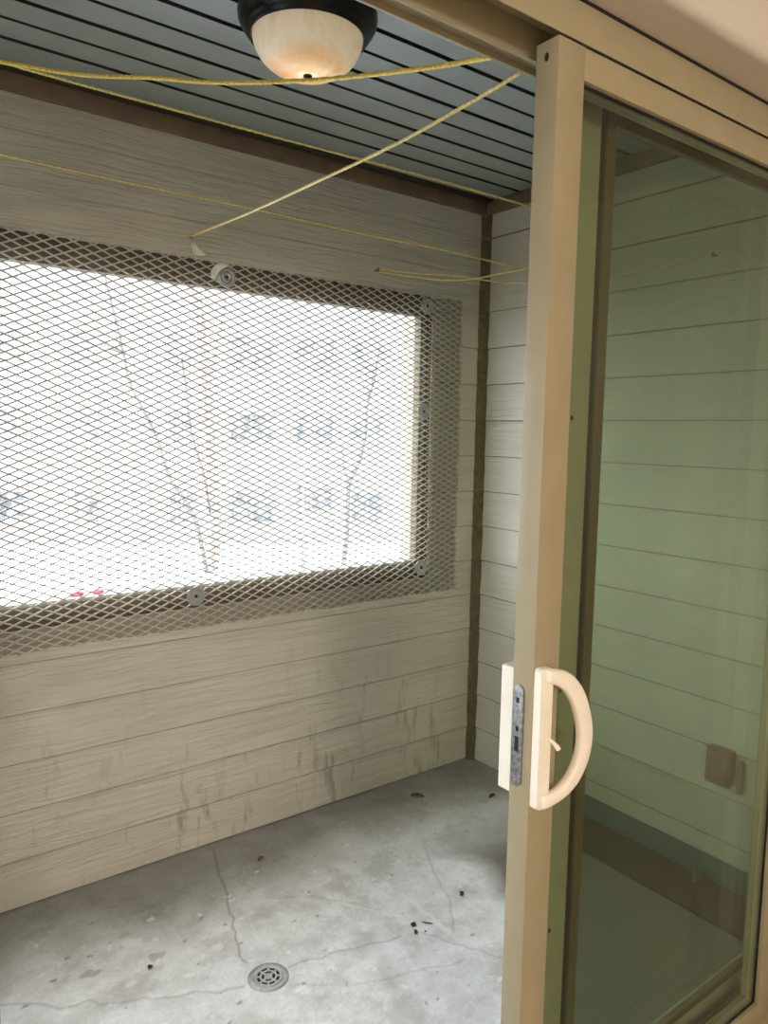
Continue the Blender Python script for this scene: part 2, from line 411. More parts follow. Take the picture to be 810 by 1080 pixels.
# solid backing behind the boards
bk = box('trim_1', [(XL-.1, WX0-.03, YB+.005, YB+.12, 0, ZC+.1), (WX1-.048, XR+.1, YB+.0505, YB+.12, 0, ZC+.1), (WX1+.03, XR+.1, YB+.005, YB+.0504, 0, ZC+.1),
                    (WX0-.03, WX1+.03, YB+.005, YB+.12, -.1, WB-.03), (WX0-.03, WX1+.03, YB+.005, YB+.12, WT+.03, ZC+.1)], M['outer'])
struct(bk, 'outer face of the balcony wall behind the siding', 'wall')
struct(box('trim_2', [(XR+.005, XR+.1, .9, YB+.004, -.05, ZC+.1), (XL-.1, XL-.005, .9, LY0, -.05, ZC+.1), (XL-.1, XL-.005, LY1, YB+.004, -.05, ZC+.1), (XL-.1, XL-.005, LY0, LY1, -.05, WB), (XL-.1, XL-.005, LY0, LY1, WT, ZC+.1)], M['outer']), 'outer face of the balcony side walls', 'wall')

# corner trim: stained caulked batten following the laps
bm = bmesh.new(); prev = None; z = 0.0
zs = sorted(set([i*LAP for i in range(17)]+[i*LAP+.012 for i in range(16)]+[i*LAP-.006 for i in range(1, 17)]+[ZTB]))
zs = [q for q in zs if q <= ZTB]
for q in zs:
    f = (q % LAP)/LAP; o = .010*(1-f)+rng.normal(0, .0012)
    a = [(XR-.033-o*.6, YB-.005), (XR-.026-o*.3, YB-.018-o), (XR-.016-o, YB-.028-o*.3), (XR-.004, YB-.035-o*.6), (XR+.004, YB+.004)]
    ring = [bm.verts.new((x, y, q)) for x, y in a]
    if prev:
        for i in range(5): bm.faces.new((prev[i], prev[(i+1) % 5], ring[(i+1) % 5], ring[i]))
    prev = ring
struct(bm_obj('trim_4', bm, M['corner']), 'dark stained vertical trim strip in the corner between the siding walls', 'trim')
struct(box('trim_5', (XL, XR, YB-.022, YB-.001, ZTB, ZC-.001), M['brown_trim'], bev=.002), 'brown board trim along the top of the back wall under the ceiling', 'trim')
struct(box('trim_6', (XR-.022, XR-.001, .90, YB-.022, ZTB, ZC-.001), M['brown_trim'], bev=.002), 'brown board trim along the top of the right wall under the ceiling', 'trim')
struct(box('baseboard_right', (XR-.020, XR-.011, .92, 1.78, .001, .088), M['teal'], bev=.002), 'dark teal painted strip along the foot of the right wall behind glass', 'baseboard')

# ------------------------------------------------------------------ soffit ceiling, grooves run along x
V, F, MI = [], [], []
def quad(y0, z0, y1, z1, mi):
    b = len(V); V.extend([(XL-.05, y0, z0), (XR+.05, y0, z0), (XR+.05, y1, z1), (XL-.05, y1, z1)]); F.append((b, b+1, b+2, b+3)); MI.append(mi)
RX0, RX1, RY0, RZ = -2.6, 2.8, -3.2, 2.45
ys = [2.11-.1*i for i in range(13)][::-1]; y = .86
for k, g in enumerate(ys):
    w = .0055 if k % 2 else .0075
    quad(y, ZC, g-w, ZC, 0); quad(g-w, ZC, g-w+.002, ZC+.011, 1); quad(g-w+.002, ZC+.011, g+w+.004, ZC+.011, 1); quad(g+w+.004, ZC+.011, g+w+.002, ZC, 1)
    y = g+w+.002
quad(y, ZC, YB-.035, ZC, 0); quad(YB-.035, ZC, YB-.033, ZC+.01, 1); quad(YB-.033, ZC+.01, YB+.01, ZC+.01, 1)
ce = mesh_obj('ceiling', V, F, M['soffit']); ce.data.materials.append(M['groove'])
for p, m in zip(ce.data.polygons, MI): p.material_index = m
struct(ce, 'grey green grooved soffit panel ceiling of the balcony', 'ceiling')
struct(box('trim_3', (XL, XR, 2.243, YB-.0222, ZC-.006, ZC+.005), M['jchan'], bev=.001), 'dark narrow channel where the soffit ceiling meets the back wall trim', 'trim')
struct(box('trim_7', (XL-.1, XR+.1, .5, YB+.25, ZC+.03, ZC+.25), M['facade']), 'floor slab above the balcony ceiling', 'ceiling')

# ------------------------------------------------------------------ opening frame: weathered boards
ZI0, ZI1, XI1 = .9076, 1.873, 1.906; XI0 = WX0+.05
w = empty('window_1', (.78, YB+.03, ZI0), 'unglazed balcony opening framed in weathered brown boards', 'window', kind='structure')
box('head_board', (WX0-.03, WX1+.03, YB+.010, YB+.050, ZI1, WT+.03), M['rawwood'], w, .002)
box('jamb_board', (XI1, WX1+.03, YB+.010, YB+.050, ZI0, ZI1), M['rawwood'], w, .002)
box('jamb_board', (WX0-.03, XI0, YB+.010, YB+.050, ZI0, ZI1), M['rawwood'], w, .002)
box('sill_board', (WX0-.03, WX1+.03, YB+.010, YB+.050, WB-.03, ZI0-.012), M['rawwood'], w, .002)
box('sill_cap', (XI0, XI1, YB+.014, YB+.090, ZI0-.012, ZI0), M['sillmetal'], w, .002)['label'] = 'grey sill cap'

# ------------------------------------------------------------------ expanded metal screen
LW, SW = .0537, .0239
def ymesh(x, z):
    s = -.0135-.0025*math.sin(3.1*x+.6)-.002*math.sin(5*z)
    if z < .86: s -= .016*min(1, (.86-z)/.09)*(.55+.45*math.sin(6.3*x+.4))
    return YB+s
V, F = [], []
X0m, X1m, Z0m, Z1m = -.47, 2.108, .772, 1.966
def strand(x0, z0, x1, z1):
    a = Vector((x0, ymesh(x0, z0), z0)); b = Vector((x1, ymesh(x1, z1), z1)); d = (b-a).normalized()
    n = Vector((0, 1, 0)); s = d.cross(n).normalized()*.0021; n = n*.0014; base = len(V)
    tilt = n.copy()
    for p in (a-d*.0012, b+d*.0012):
        V.extend([p+s+tilt, p-s+tilt, p-s-tilt, p+s-tilt])
    for k in range(4): F.append((base+k, base+(k+1) % 4, base+4+(k+1) % 4, base+4+k))
    F.append((base+3, base+2, base+1, base)); F.append((base+4, base+5, base+6, base+7))
nx, nz = int((X1m-X0m)/(LW/2)), int((Z1m-Z0m)/(SW/2))
sag = lambda x: -.006*math.sin((x-.2)*1.7)
for i in range(nx):
    for j in range(nz+1):
        if (i+j) % 2: continue
        x0, x1 = X0m+i*LW/2, X0m+(i+1)*LW/2
        for dj in (1, -1):
            if 0 <= j+dj <= nz:
                za, zb = Z0m+j*SW/2+sag(x0)*.3, Z0m+(j+dj)*SW/2+sag(x1)*.3
                strand(x0, za, x1, zb)
o = mesh_obj('expanded_metal_screen', V, F, M['mesh'])
tag(o, 'expanded metal diamond mesh screen fastened over the balcony opening', 'mesh screen')

# ------------------------------------------------------------------ fender washers with screws
def washer(x, z, label, flat):
    y = ymesh(x, z)-.0028
    e = empty('fender_washer', (x, y, z), label, 'washer', 'fender washers clamping the mesh screen')
    bm = bmesh.new()
    if flat: prof = [(.0035, .0012), (.010, .0020), (.0105, .0026), (.0125, .0026), (.013, .0020), (.022, .0018), (.0225, .0024), (.0245, .0024), (.025, .0018), (.031, .0014), (.032, .0004), (.032, -.0012)]
    else:    prof = [(.004, .0015), (.010, .0035), (.0125, .0060), (.0150, .0035), (.0185, .0018), (.0215, .0045), (.0245, .0050), (.0270, .0025), (.0305, .0022), (.0325, .0004), (.0325, -.0012)]
    add_lathe(bm, prof, 40, (x, y, z), 'Y'); bm_obj('washer_plate', bm, M['washer'], e, True)
    bm = bmesh.new(); add_lathe(bm, [(.0005, .0035), (.0035, .0042), (.0052, .0032), (.0058, .001), (.0058, -.012), (.0005, -.012)], 16, (x, y, z), 'Y')
    bm_obj('screw', bm, M['screw'], e, True)
    return e
washer(1.0735, 1.9064, 'ribbed round washer on the top edge of the mesh, by the white scrap', False)
washer(1.9158, 1.9111, 'ribbed round washer at the upper right corner of the mesh opening', False)
washer(1.9080, 1.5035, 'ribbed round washer halfway up the right edge of the mesh', False)
washer(1.9160, .8794, 'flat round washer at the lower right corner of the mesh opening', True)
washer(.9606, .8753, 'flat round washer on the lower edge of the mesh, left part', True)

# torn white scraps caught above the washer
def scrap(x, y, z, pts, label):
    """pts: outline (dx, dz) of a crumpled torn piece"""
    P = catmull([(a, 0, b) for a, b in pts+pts[:1]], 4)[:-1]; c = sum(P, Vector())/len(P); V, F = [], []; n = len(P)
    f = lambda q, k: Vector((x+q.x, y-.006*math.sin(70*q.x+50*q.z)*k-.003*k, z+q.z))
    for k in (0, 1, 2, 3):
        V += [f(c+(p-c)*(k/3), 1-(k/3)**2*.6) for p in P] if k else [f(c, 1)]*0
    ci = len(V); V.append(f(c, 1.0))
    for k in range(2):
        for i in range(n): F.append((k*n+i, k*n+(i+1) % n, (k+1)*n+(i+1) % n, (k+1)*n+i))
    for i in range(n): F.append((ci, (i+1) % n, i))
    m = len(V); V += [v+Vector((0, .0018, 0)) for v in V]
    F += [tuple(m+a for a in q[::-1]) for q in F]
    for i in range(n): a, b = 2*n+i, 2*n+(i+1) % n; F.append((a, b, m+b, m+a))
    tag(mesh_obj('torn_scrap', V, F, M['scrap'], None, True), label, 'scrap', 'torn white scraps by the top washer')
scrap(.975, YB-.020, 1.974, [(-.022, .016), (-.012, .022), (.002, .006), (.020, -.004), (.024, -.012), (.006, -.016), (-.014, -.012)], 'small white torn scrap on the siding just above the mesh edge')
scrap(1.048, YB-.024, 1.927, [(-.034, -.030), (-.030, -.006), (-.012, .012), (.012, .022), (.034, .016), (.014, .006), (-.006, -.010), (-.018, -.034)], 'larger white torn scrap curling over the upper left of the top washer')

# pink crumples on the sill
def crumple(x, y, z, r, label):
    bm = bmesh.new(); bmesh.ops.create_icosphere(bm, subdivisions=3, radius=1)
    ph = rng.uniform(0, 6, 6)
    for v in bm.verts:
        c = v.co.copy(); f = 1+.25*math.sin(5*c.x+ph[0])*math.sin(4*c.y+ph[1])+.18*math.sin(9*c.z+ph[2]+3*c.x)
        v.co = Vector((c.x*r*1.7*f, c.y*r*f, max(c.z*f, -.55)*r*.8))
    zmin = min(v.co.z for v in bm.verts)
    for v in bm.verts: v.co += Vector((x, y, z-zmin))
    tag(bm_obj('crumpled_cloth', bm, M['pink'], None, True), label, 'cloth', 'pink crumpled bits on the sill')
crumple(.607, YB+.045, ZI0, .011, 'pink crumpled bit on the sill behind the mesh, the left one')
crumple(.667, YB+.045, ZI0, .010, 'pink crumpled bit on the sill behind the mesh, the right one')

# ------------------------------------------------------------------ ceiling light
LC = (.911, 1.521, 0)
e = empty('ceiling_light', (LC[0], LC[1], ZC), 'round flush ceiling light with dark bronze ring and alabaster glass bowl', 'ceiling light')
bm = bmesh.new()
add_lathe(bm, [(.06, ZC-.001), (.130, ZC-.001), (.136, 2.351), (.141, 2.346), (.150, 2.341), (.1535, 2.335), (.1545, 2.326), (.1525, 2.316), (.147, 2.306), (.1405, 2.299), (.1395, 2.295),
               (.136, 2.291), (.1315, 2.286), (.1300, 2.282), (.1270, 2.280), (.1245, 2.282), (.1235, 2.288), (.120, 2.305)], 72, LC)
bm_obj('canopy_ring', bm, M['bronze'], e, True)
bm = bmesh.new(); prof = []
for i in range(21):
    a = i/20*math.pi/2
    prof.append((.1225*math.cos(a)**.80 if i < 20 else .003, 2.287-.080*math.sin(a)**1.05))
add_lathe(bm, prof, 72, LC)
for v in bm.verts: v.co -= Vector((LC[0], LC[1], 2.287))
g = bm_obj('glass_bowl', bm, M['alabaster'], None, True); g.parent = e; g.location = (0, 0, 2.287-ZC)
bm = bmesh.new(); add_lathe(bm, [(.002, 2.208), (.010, 2.2065), (.0105, 2.2045), (.008, 2.2025), (.0055, 2.200), (.006, 2.198), (.004, 2.1955), (.001, 2.195)], 20, LC)
bm_obj('finial', bm, M['bronze'], e, True)

# ------------------------------------------------------------------ sliding door frame
OX0, OX1 = .116, 1.95
fr = empty('trim_8', ((OX0+OX1)/2, .82, 0), 'tan aluminium frame around the sliding glass door', 'door frame', kind='structure')
box('head', [(OX0-.05, OX1+.05, YD-.004, YD+.004-.006, 1.9965, 2.053), (OX0-.05, OX1+.05, YD+.002, .905, 2.040, 2.053),
             (OX0, OX1, .8395, .8455, 1.990, 2.040), (OX0, OX1, .8455, .884, 2.006, 2.040), (OX0, OX1, .884, .890, 1.997, 2.040)], M['alu'], fr, .0012)
box('caulk_line', [(OX0-.05, OX1+.05, YD-.0065, YD-.0042, 2.0515, 2.0553)], M['gasket'], fr)['label'] = 'black gap line along the top of the frame'
box('jamb', [(OX0-.05, OX0-.006, YD-.003, .90, 0, 1.998)], M['alu'], fr, .002)
box('weather_strip', [(OX0-.0058, OX0, YD+.004, YD+.012, .02, 1.996)], M['strip'], fr)['label'] = 'grey weather strip'
box('jamb', [(OX1, OX1+.05, YD-.003, .90, 0, 1.998)], M['alu'], fr, .002)
box('sill', [(OX0, OX1, YD-.02, .905, .001, .020), (OX0, OX1, .790, .796, .020, .034), (OX0, OX1, .8195, .8215, .020, .040), (OX0, OX1, .845, .851, .020, .034)], M['alu_dark'], fr, .001)

# ------------------------------------------------------------------ sliding panel (door_1)
PX0, PX1, PY0, PY1, PZ0, PZ1 = .8826, 1.785, YD, YD+.0431, .034, 1.9955
SWID = .0600
d = empty('door_1', ((PX0+PX1)/2, (PY0+PY1)/2, PZ0), 'tan aluminium sliding glass door panel slid open with cream D handle', 'sliding door', kind='structure')
box('stile', (PX0, PX0+SWID, PY0, PY1, PZ0, PZ1), M['alu'], d, .0012)
box('stile', (PX1-SWID, PX1, PY0, PY1, PZ0, PZ1), M['alu'], d, .0012)
box('rail', (PX0+SWID+.0002, PX1-SWID-.0002, PY0+.0004, PY1, 1.9488, PZ1-.0004), M['alu'], d, .0012)
box('rail', (PX0+SWID+.0002, PX1-SWID-.0002, PY0+.0004, PY1, PZ0+.0004, .078), M['alu'], d, .0012)
gx0, gx1, gz0, gz1 = PX0+SWID-.004, PX1-SWID+.004, .074, 1.953
box('glass_pane', (gx0, gx1, PY0+.013, PY0+.029, gz0, gz1), M['glass'], d)
def gasket(x0, x1, z0, z1, y, wd, th, mat, parent, name='gasket'):
    return box(name, [(x0, x0+wd, y, y+th, z0, z1), (x1-wd, x1, y, y+th, z0, z1), (x0+wd, x1-wd, y, y+th, z1-wd, z1), (x0+wd, x1-wd, y, y+th, z0, z0+wd)], mat, parent)
gasket(PX0+SWID+.0004, PX1-SWID-.0004, .0784, 1.9484, PY0+.0085, .0035, .004, M['gasket'], d)
# screw slot near the top of the edge
bm = bmesh.new(); add_lathe(bm, [(.0005, .0004), (.0035, .0006), (.0046, -.0002), (.0046, -.001)], 12, (0, 0, 0), 'Z')
for v in bm.verts: x, y, z = v.co; v.co = Vector((PX0-.0006-z, .794+x*.9, 1.972+y*1.4))
bm_obj('screw_hole', bm, M['black'], d, True)

# handle: plate, D grip, screws, thumb lever
def plate_prism(bm, outline, y0, y1, bev=.003):
    a = [bm.verts.new((x, y1, z)) for x, z in outline]; b = [bm.verts.new((x, y0, z)) for x, z in outline]
    n = len(outline); bm.faces.new(a); f = bm.faces.new(b[::-1])
    for i in range(n): bm.faces.new((a[i], a[(i+1) % n], b[(i+1) % n], b[i]))
    if bev: bmesh.ops.bevel(bm, geom=[e for e in f.edges], offset=bev, segments=3, affect='EDGES', profile=.5)
def rounded(x0, x1, z0, z1, r, n=5):
    out = []
    for cx, cz, a0 in ((x1-r, z1-r, 0), (x0+r, z1-r, 90), (x0+r, z0+r, 180), (x1-r, z0+r, 270)):
        for k in range(n+1):
            a = math.radians(a0+90*k/n); out.append((cx+r*math.cos(a), cz+r*math.sin(a)))
    return out
bm = bmesh.new(); plate_prism(bm, rounded(.8845, .9125, .8225, 1.0545, .007), YD-.0150, YD-.0002, .004)
hd = bm_obj('interior_handle', bm, M['handle'], d, True); hd['label'] = 'cream D shaped pull handle'
path = catmull([(.893, 0, 1.0425), (.911, 0, 1.0405), (.940, 0, 1.0260), (.967, 0, .992), (.984, 0, .942), (.982, 0, .900), (.964, 0, .866), (.937, 0, .846), (.911, 0, .8375), (.893, 0, .8350)], 7)
V, F = [], []; n = 16; m = len(path)
for i, p in enumerate(path):
    t = (path[min(i+1, m-1)]-path[max(i-1, 0)]).normalized(); s = Vector((t.z, 0, -t.x)); f = i/(m-1)
    wd = .0100+.0065*math.sin(math.pi*min(1, f*1.15))+(.0035 if f > .8 else 0)*(f-.8)/.2
    yc = YD-.0085-.0150*math.sin(math.pi*f)**.5
    for k in range(n):
        a = 2*math.pi*k/n; ca, sa = math.cos(a), math.sin(a)
        sx = math.copysign(abs(ca)**.72, ca); sy = math.copysign(abs(sa)**.72, sa)
        V.append(p+s*(wd*sx)+Vector((0, yc+.0095*sy, 0)))
for i in range(m-1):
    for k in range(n): F.append((i*n+k, i*n+(k+1) % n, (i+1)*n+(k+1) % n, (i+1)*n+k))
F += [tuple(range(n))[::-1], tuple((m-1)*n+k for k in range(n))]
gr = mesh_obj('grip', V, F, M['handle'], None, True); gr.parent = hd; gr.matrix_parent_inverse = Matrix.Identity(4)
gr.matrix_parent_inverse = hd.matrix_basis.inverted()
def reparent(o, par):          # part already in world coordinates under an unmoved mesh child of an Empty
    root = par.parent; o.parent = par; o.matrix_parent_inverse = Matrix.Identity(4)
    o.location = (0, 0, 0)
    return o
for z in (.9925, .8840):
    bm = bmesh.new(); add_lathe(bm, [(.0012, -.0012), (.0018, .0004), (.0036, .0010), (.0046, .0004), (.0046, -.001)], 14, (.9015, YD-.0150, z), 'Y')
    reparent(bm_obj('screw', bm, M['handle'], None, True), hd)
V, F = tube_geo(catmull([(.9050, YD-.012, .939), (.9120, YD-.019, .9325), (.9165, YD-.023, .927), (.9200, YD-.025, .921)], 4), [.0034]*8+[.0042]*5, 10)
reparent(mesh_obj('thumb_lever', V, F, M['handle'], None, True), hd)

# mortise latch faceplate on the door edge (plane x = PX0)
bm = bmesh.new(); plate_prism(bm, rounded(.7885, .8105, .850, 1.0195, .0105, 6), 0, .0032, .0008)
for v in bm.verts: x, y, z = v.co; v.co = Vector((PX0-.0032+y, x, z))
lp = bm_obj('latch_plate', bm, M['latch'], d, True); lp['label'] = 'worn zinc latch face plate'
for (y0, y1, z0, z1) in ((.7955, .8035, .909, .934), (.7965, .8025, .943, .951), (.797, .803, .990, .999)):
    reparent(box('latch_slot', (PX0-.0038, PX0-.0030, y0, y1, z0, z1), M['black']), lp)
for z in (1.006, .863):
    bm = bmesh.new(); add_lathe(bm, [(.0005, .0002), (.003, .0014), (.0045, .0008), (.0048, -.001)], 14)
    for v in bm.verts: x, y, zz = v.co; v.co = Vector((PX0-.0032-zz, .7995+x, z+y))
    reparent(bm_obj('screw', bm, M['latch'], None, True), lp)
# exterior pull behind the panel: its white base shows past the door edge
bm = bmesh.new(); plate_prism(bm, rounded(.8830, .9150, .832, 1.0435, .004), PY1, PY1+.0255, 0)
xh = bm_obj('exterior_handle', bm, M['white'], d); xh['label'] = 'white outside handle base'

# ------------------------------------------------------------------ fixed panel (door_2)
FX0, FX1, FY0, FY1 = .972, 1.940, .851, .884
fx = empty('door_2', ((FX0+FX1)/2, (FY0+FY1)/2, .034), 'fixed glass door panel standing behind the sliding one', 'glass door', kind='structure')
FS = 1.0895
box('stile', (FX0, FS, FY0, FY1, .034, 1.9964), M['fixed'], fx, .001)
box('stile', (FX1-.075, FX1, FY0, FY1, .034, 1.9964), M['fixed'], fx, .001)
box('rail', (FS+.0002, FX1-.0752, FY0+.0003, FY1, 1.976, 1.9960), M['fixed'], fx, .001)
box('rail', (FS+.0002, FX1-.0752, FY0+.0003, FY1, .0344, .085), M['fixed'], fx, .001)
def ring4(name, x0, x1, z0, z1, w, wt, y0, y1, mat, parent):
    return box(name, [(x0, x0+w, y0, y1, z0, z1), (x1-w, x1, y0, y1, z0, z1), (x0+w, x1-w, y0, y1, z1-wt, z1), (x0+w, x1-w, y0, y1, z0, z0+wt)], mat, parent)
ring4('gasket', FS+.0003, FX1-.0753, .0853, 1.9757, .0155, .004, FY0+.004, FY0+.008, M['gasket'], fx)
ring4('glazing_bead', FS+.0160, FX1-.0910, .0895, 1.9715, .0245, .018, FY0-.001, FY0+.012, M['bead'], fx)
box('glass_pane', (FS+.036, FX1-.111, FY0+.0125, FY0+.027, .104, 1.957), M['glass2'], fx)
for z in (.962, 1.45, .5):
    bm = bmesh.new(); add_lathe(bm, [(.0005, .001), (.003, .0012), (.0042, .0004), (.0042, -.001)], 12, (1.045, FY0, z), 'Y')
    bm_obj('screw', bm, M['gasket'], fx, True)

# ------------------------------------------------------------------ wall holding the door, and the room behind the camera
struct(box('wall_front', [(RX0, OX0-.051, .7795, .899, -.05, ZC+.1), (OX1+.051, RX1, .7795, .899, -.05, ZC+.1), (OX0-.051, OX1+.051, .7795, .899, 2.0545, ZC+.1)], M['siding_b']), 'house wall holding the sliding door, balcony side', 'wall')
bm = bmesh.new()
for d_ in [(RX0, OX0-.055, .683, .779, 0, RZ), (OX1+.055, RX1, .683, .779, 0, RZ)]: add_box(bm, *d_)
add_box(bm, OX0-.0549, OX1+.0549, .683, .779, 2.0555, RZ)
es = [e for e in bm.edges if all(abs(v.co.z-2.0555) < 1e-4 and abs(v.co.y-.683) < 1e-4 for v in e.verts)]
bmesh.ops.bevel(bm, geom=es, offset=.018, segments=6, affect='EDGES', profile=.5)
struct(bm_obj('wall_room_front', bm, M['drywall'], None, True), 'pale drywall with rounded edge above the sliding door', 'wall')
struct(box('floor_room', (RX0-.1, RX1+.1, RY0-.1, .779, -.06, -.0005), M['carpet']), 'carpet of the room in front of the door', 'floor')
struct(box('ceiling_room', (RX0-.1, RX1+.1, RY0-.1, .9, RZ, RZ+.05), M['drywall']), 'white ceiling of the room', 'ceiling')
struct(box('wall_room_left', (RX0-.05, RX0, RY0-.05, .9, -.06, RZ+.05), M['room']), 'left wall of the room', 'wall')
struct(box('wall_room_right', (RX1, RX1+.05, RY0-.05, .9, -.06, RZ+.05), M['room']), 'right wall of the room', 'wall')
struct(box('wall_room_back', (RX0, RX1, RY0-.05, RY0, -.06, RZ+.05), M['room']), 'back wall of the room', 'wall')

# ------------------------------------------------------------------ clotheslines
def rope(name, pts, r, mat, label, n=10, lobes=3, pitch=None, seg=40):
    P = catmull(pts, seg); V, F = tube_geo(P, r, n, lobes, pitch or r*9)
    return tag(mesh_obj(name, V, F, mat, None, True), label, 'rope', 'yellow clothesline ropes')
YW = .90
rope('clothesline', [(XL+.012, 2.03, 2.262), (-.2, 2.0, 2.252), (.30, 1.985, 2.244), (.3668, 1.95, 2.2319), (.4215, 1.93, 2.2306), (.47, 1.88, 2.2157), (.5298, 1.80, 2.1957), (.6184, 1.69, 2.1786), (.7142, 1.56, 2.1511), (.8268, 1.36, 2.1187), (.9011, 1.12, 2.0758), (.9196, .96, 2.0424), (.9076, YW, 2.0226)], .0040, M['rope'], 'thick yellow rope passing just under the ceiling light to the door head', 12, seg=30)
rope('clothesline', [(XL+.012, 2.0, 2.26), (-.2, 2.0, 2.252), (.3762, 2.0, 2.2527), (.591, 2.01, 2.257), (.8419, 2.02, 2.2637), (1.1325, 2.02, 2.2666), (1.4777, 2.02, 2.2731), (1.7956, 2.01, 2.2712), (XR-.011, 2.03, 2.278)], .0034, M['rope2'], 'yellow rope running under the ceiling along the whole back wall', 10, seg=40)
rope('clothesline', [(XL+.012, 2.19, 2.118), (-.2, 2.195, 2.111), (.4063, 2.20, 2.1089), (.6446, 2.21, 2.1104), (.9187, 2.21, 2.1111), (1.1661, 2.20, 2.1081), (1.5191, 2.18, 2.0966), (1.8365, 2.15, 2.0903), (XR-.010, 2.108, 2.070)], .0028, M['rope2'], 'yellow rope crossing the siding just above the mesh opening', 10, seg=50)
rope('clothesline', [(.9540, YB-.010, 2.0136), (.951, 1.90, 1.998), (.953, 1.55, 1.995), (.958, 1.25, 1.997), (.950, 1.02, 2.0025), (.9414, YW, 2.0051)], .0032, M['rope2'], 'yellow rope slanting from the back wall over to the door head', 10, seg=50)
rope('clothesline', [(1.6703, YB-.010, 2.0082), (1.778, 2.24, 1.9983), (1.9039, 2.17, 1.9892), (1.983, 2.10, 1.9946), (2.0604, 2.03, 2.0151), (2.1211, 1.93, 2.0345), (2.195, 1.68, 2.095), (XR-.012, 1.45, 2.142)], .0028, M['rope2'], 'yellow rope sagging from the back wall and rising behind the door glass', 10, seg=30)
rope('clothesline', [(1.6710, YB-.012, 2.0168), (1.7988, 2.205, 2.0045), (1.9151, 2.125, 1.9995), (2.0853, 1.98, 1.9751), (2.195, 1.66, 1.966), (XR-.010, 1.288, 1.9764)], .0020, M['rope2'], 'thin yellow rope nearly level from the back wall to the knot behind the glass', 10, seg=30)
# eye hooks the lines are tied to
def hook(x, y, z, nx, ny, label):
    a = Vector((x, y, z)); nrm = Vector((nx, ny, 0)); V, F = tube_geo([a+nrm*.004, a-nrm*.012], .0022, 8)
    side = Vector((0, 0, 1)); pts = []
    for k in range(15):
        t = math.radians(-90+330*k/14); pts.append(a-nrm*(.018+.006*math.sin(t))+side*(.006*math.cos(t)))
    tube_geo(pts, .0015, 8, V=V, F=F)
    tag(mesh_obj('eye_hook', V, F, M['screw'], None, True), label, 'hook', 'eye hooks holding the ropes')
hook(.9540, YB-.006, 2.0120, 0, 1, 'small dark eye hook in the siding above the white scraps')
hook(1.6700, YB-.006, 2.011, 0, 1, 'small dark eye hook in the siding right of the mesh top, holding two ropes')
hook(XR-.008, 1.288, 1.9764, 1, 0, 'small dark eye hook on the right wall seen through the glass')

# ------------------------------------------------------------------ floor drain
DC = (.868, 1.618, 0)
e = empty('floor_drain', DC, 'round metal floor drain grate set in the concrete', 'floor drain')
bm = bmesh.new(); add_lathe(bm, [(.034, .0010), (.035, .0035), (.0375, .0042), (.0395, .0015), (.0425, .0015), (.044, .0042), (.0490, .0036), (.0530, .0012), (.0535, .0002)], 48, DC)
bm_obj('drain_rim', bm, M['washer'], e, True)
bm = bmesh.new(); add_lathe(bm, [(.001, .0008), (.035, .0008)], 32, DC); bm_obj('drain_pit', bm, M['black'], e)
bm = bmesh.new()
for r0, r1 in ((.0305, .0345), (.0180, .0225), (.0060, .0105)):
    add_lathe(bm, [(r0, .001), (r0, .0036), (r1, .0036), (r1, .001)], 40, DC)
add_lathe(bm, [(.001, .0036), (.0045, .0036), (.0045, .001)], 16, DC)
for k in range(8):
    a = 2*math.pi*k/8+.3; r0, r1 = (.004, .034) if k % 2 == 0 else (.018, .034); c, s = math.cos(a), math.sin(a)
    q = [(r0, -.0028), (r1, -.0028), (r1, .0028), (r0, .0028)]
    lo = [bm.verts.new((DC[0]+c*x-s*y, DC[1]+s*x+c*y, .001)) for x, y in q]; hi = [bm.verts.new((DC[0]+c*x-s*y, DC[1]+s*x+c*y, .0034)) for x, y in q]
    bm.faces.new(hi)
    for i in range(4): bm.faces.new((lo[i], lo[(i+1) % 4], hi[(i+1) % 4], hi[i]))
bm_obj('grate', bm, M['washer'], e)

# ------------------------------------------------------------------ litter on the floor
def bit(x, y, sx, sy, sz, rot, mat, label, name='debris_bit', cat='debris', group='dark bits of debris on the concrete'):
    bm = bmesh.new(); bmesh.ops.create_icosphere(bm, subdivisions=2, radius=1); ph = rng.uniform(0, 6, 4); ca, sa = math.cos(rot), math.sin(rot)
    for v in bm.verts:
        c = v.co; f = 1+.35*math.sin(3*c.x+ph[0])*math.cos(3*c.y+ph[1])+.2*math.sin(5*c.z+ph[2])
        px, py, pz = c.x*sx*f, c.y*sy*f, (c.z*f)*sz; v.co = Vector((px*ca-py*sa, px*sa+py*ca, pz))
    zm = min(v.co.z for v in bm.verts)
    for v in bm.verts: v.co += Vector((x, y, -zm+.0002))
    return tag(bm_obj(name, bm, mat, None, True), label, cat, group)
bit(1.3076, 1.5587, .0085, .0065, .004, .6, M['bit'], 'larger black bit in the cluster of debris mid floor')
bit(1.2905, 1.5270, .0085, .0055, .004, 1.3, M['bit'], 'second black bit of the mid floor cluster, nearest the drain')
bit(1.3165, 1.5160, .0040, .0022, .002, .2, M['bit'], 'tiny sliver beside the black bits of the mid floor cluster')
bit(1.5203, 1.5832, .0075, .0060, .005, .2, M['bit'], 'single black bit on the pale concrete close to the door stile')
bit(1.3450, 1.5420, .0160, .0035, .002, -.9, M['greybit'], 'short grey green twig fragment beside the black bits', 'twig', 'twig', None)
bit(.6287, 1.8260, .0060, .0055, .005, .2, M['bit'], 'single black crumb on the concrete left of the drain')
bit(1.192+.99, 1.192, .020, .016, .020, .3, M['greybit'], 'small dark clump at the foot of the right wall behind the glass', 'leaf_clump', 'debris', None)
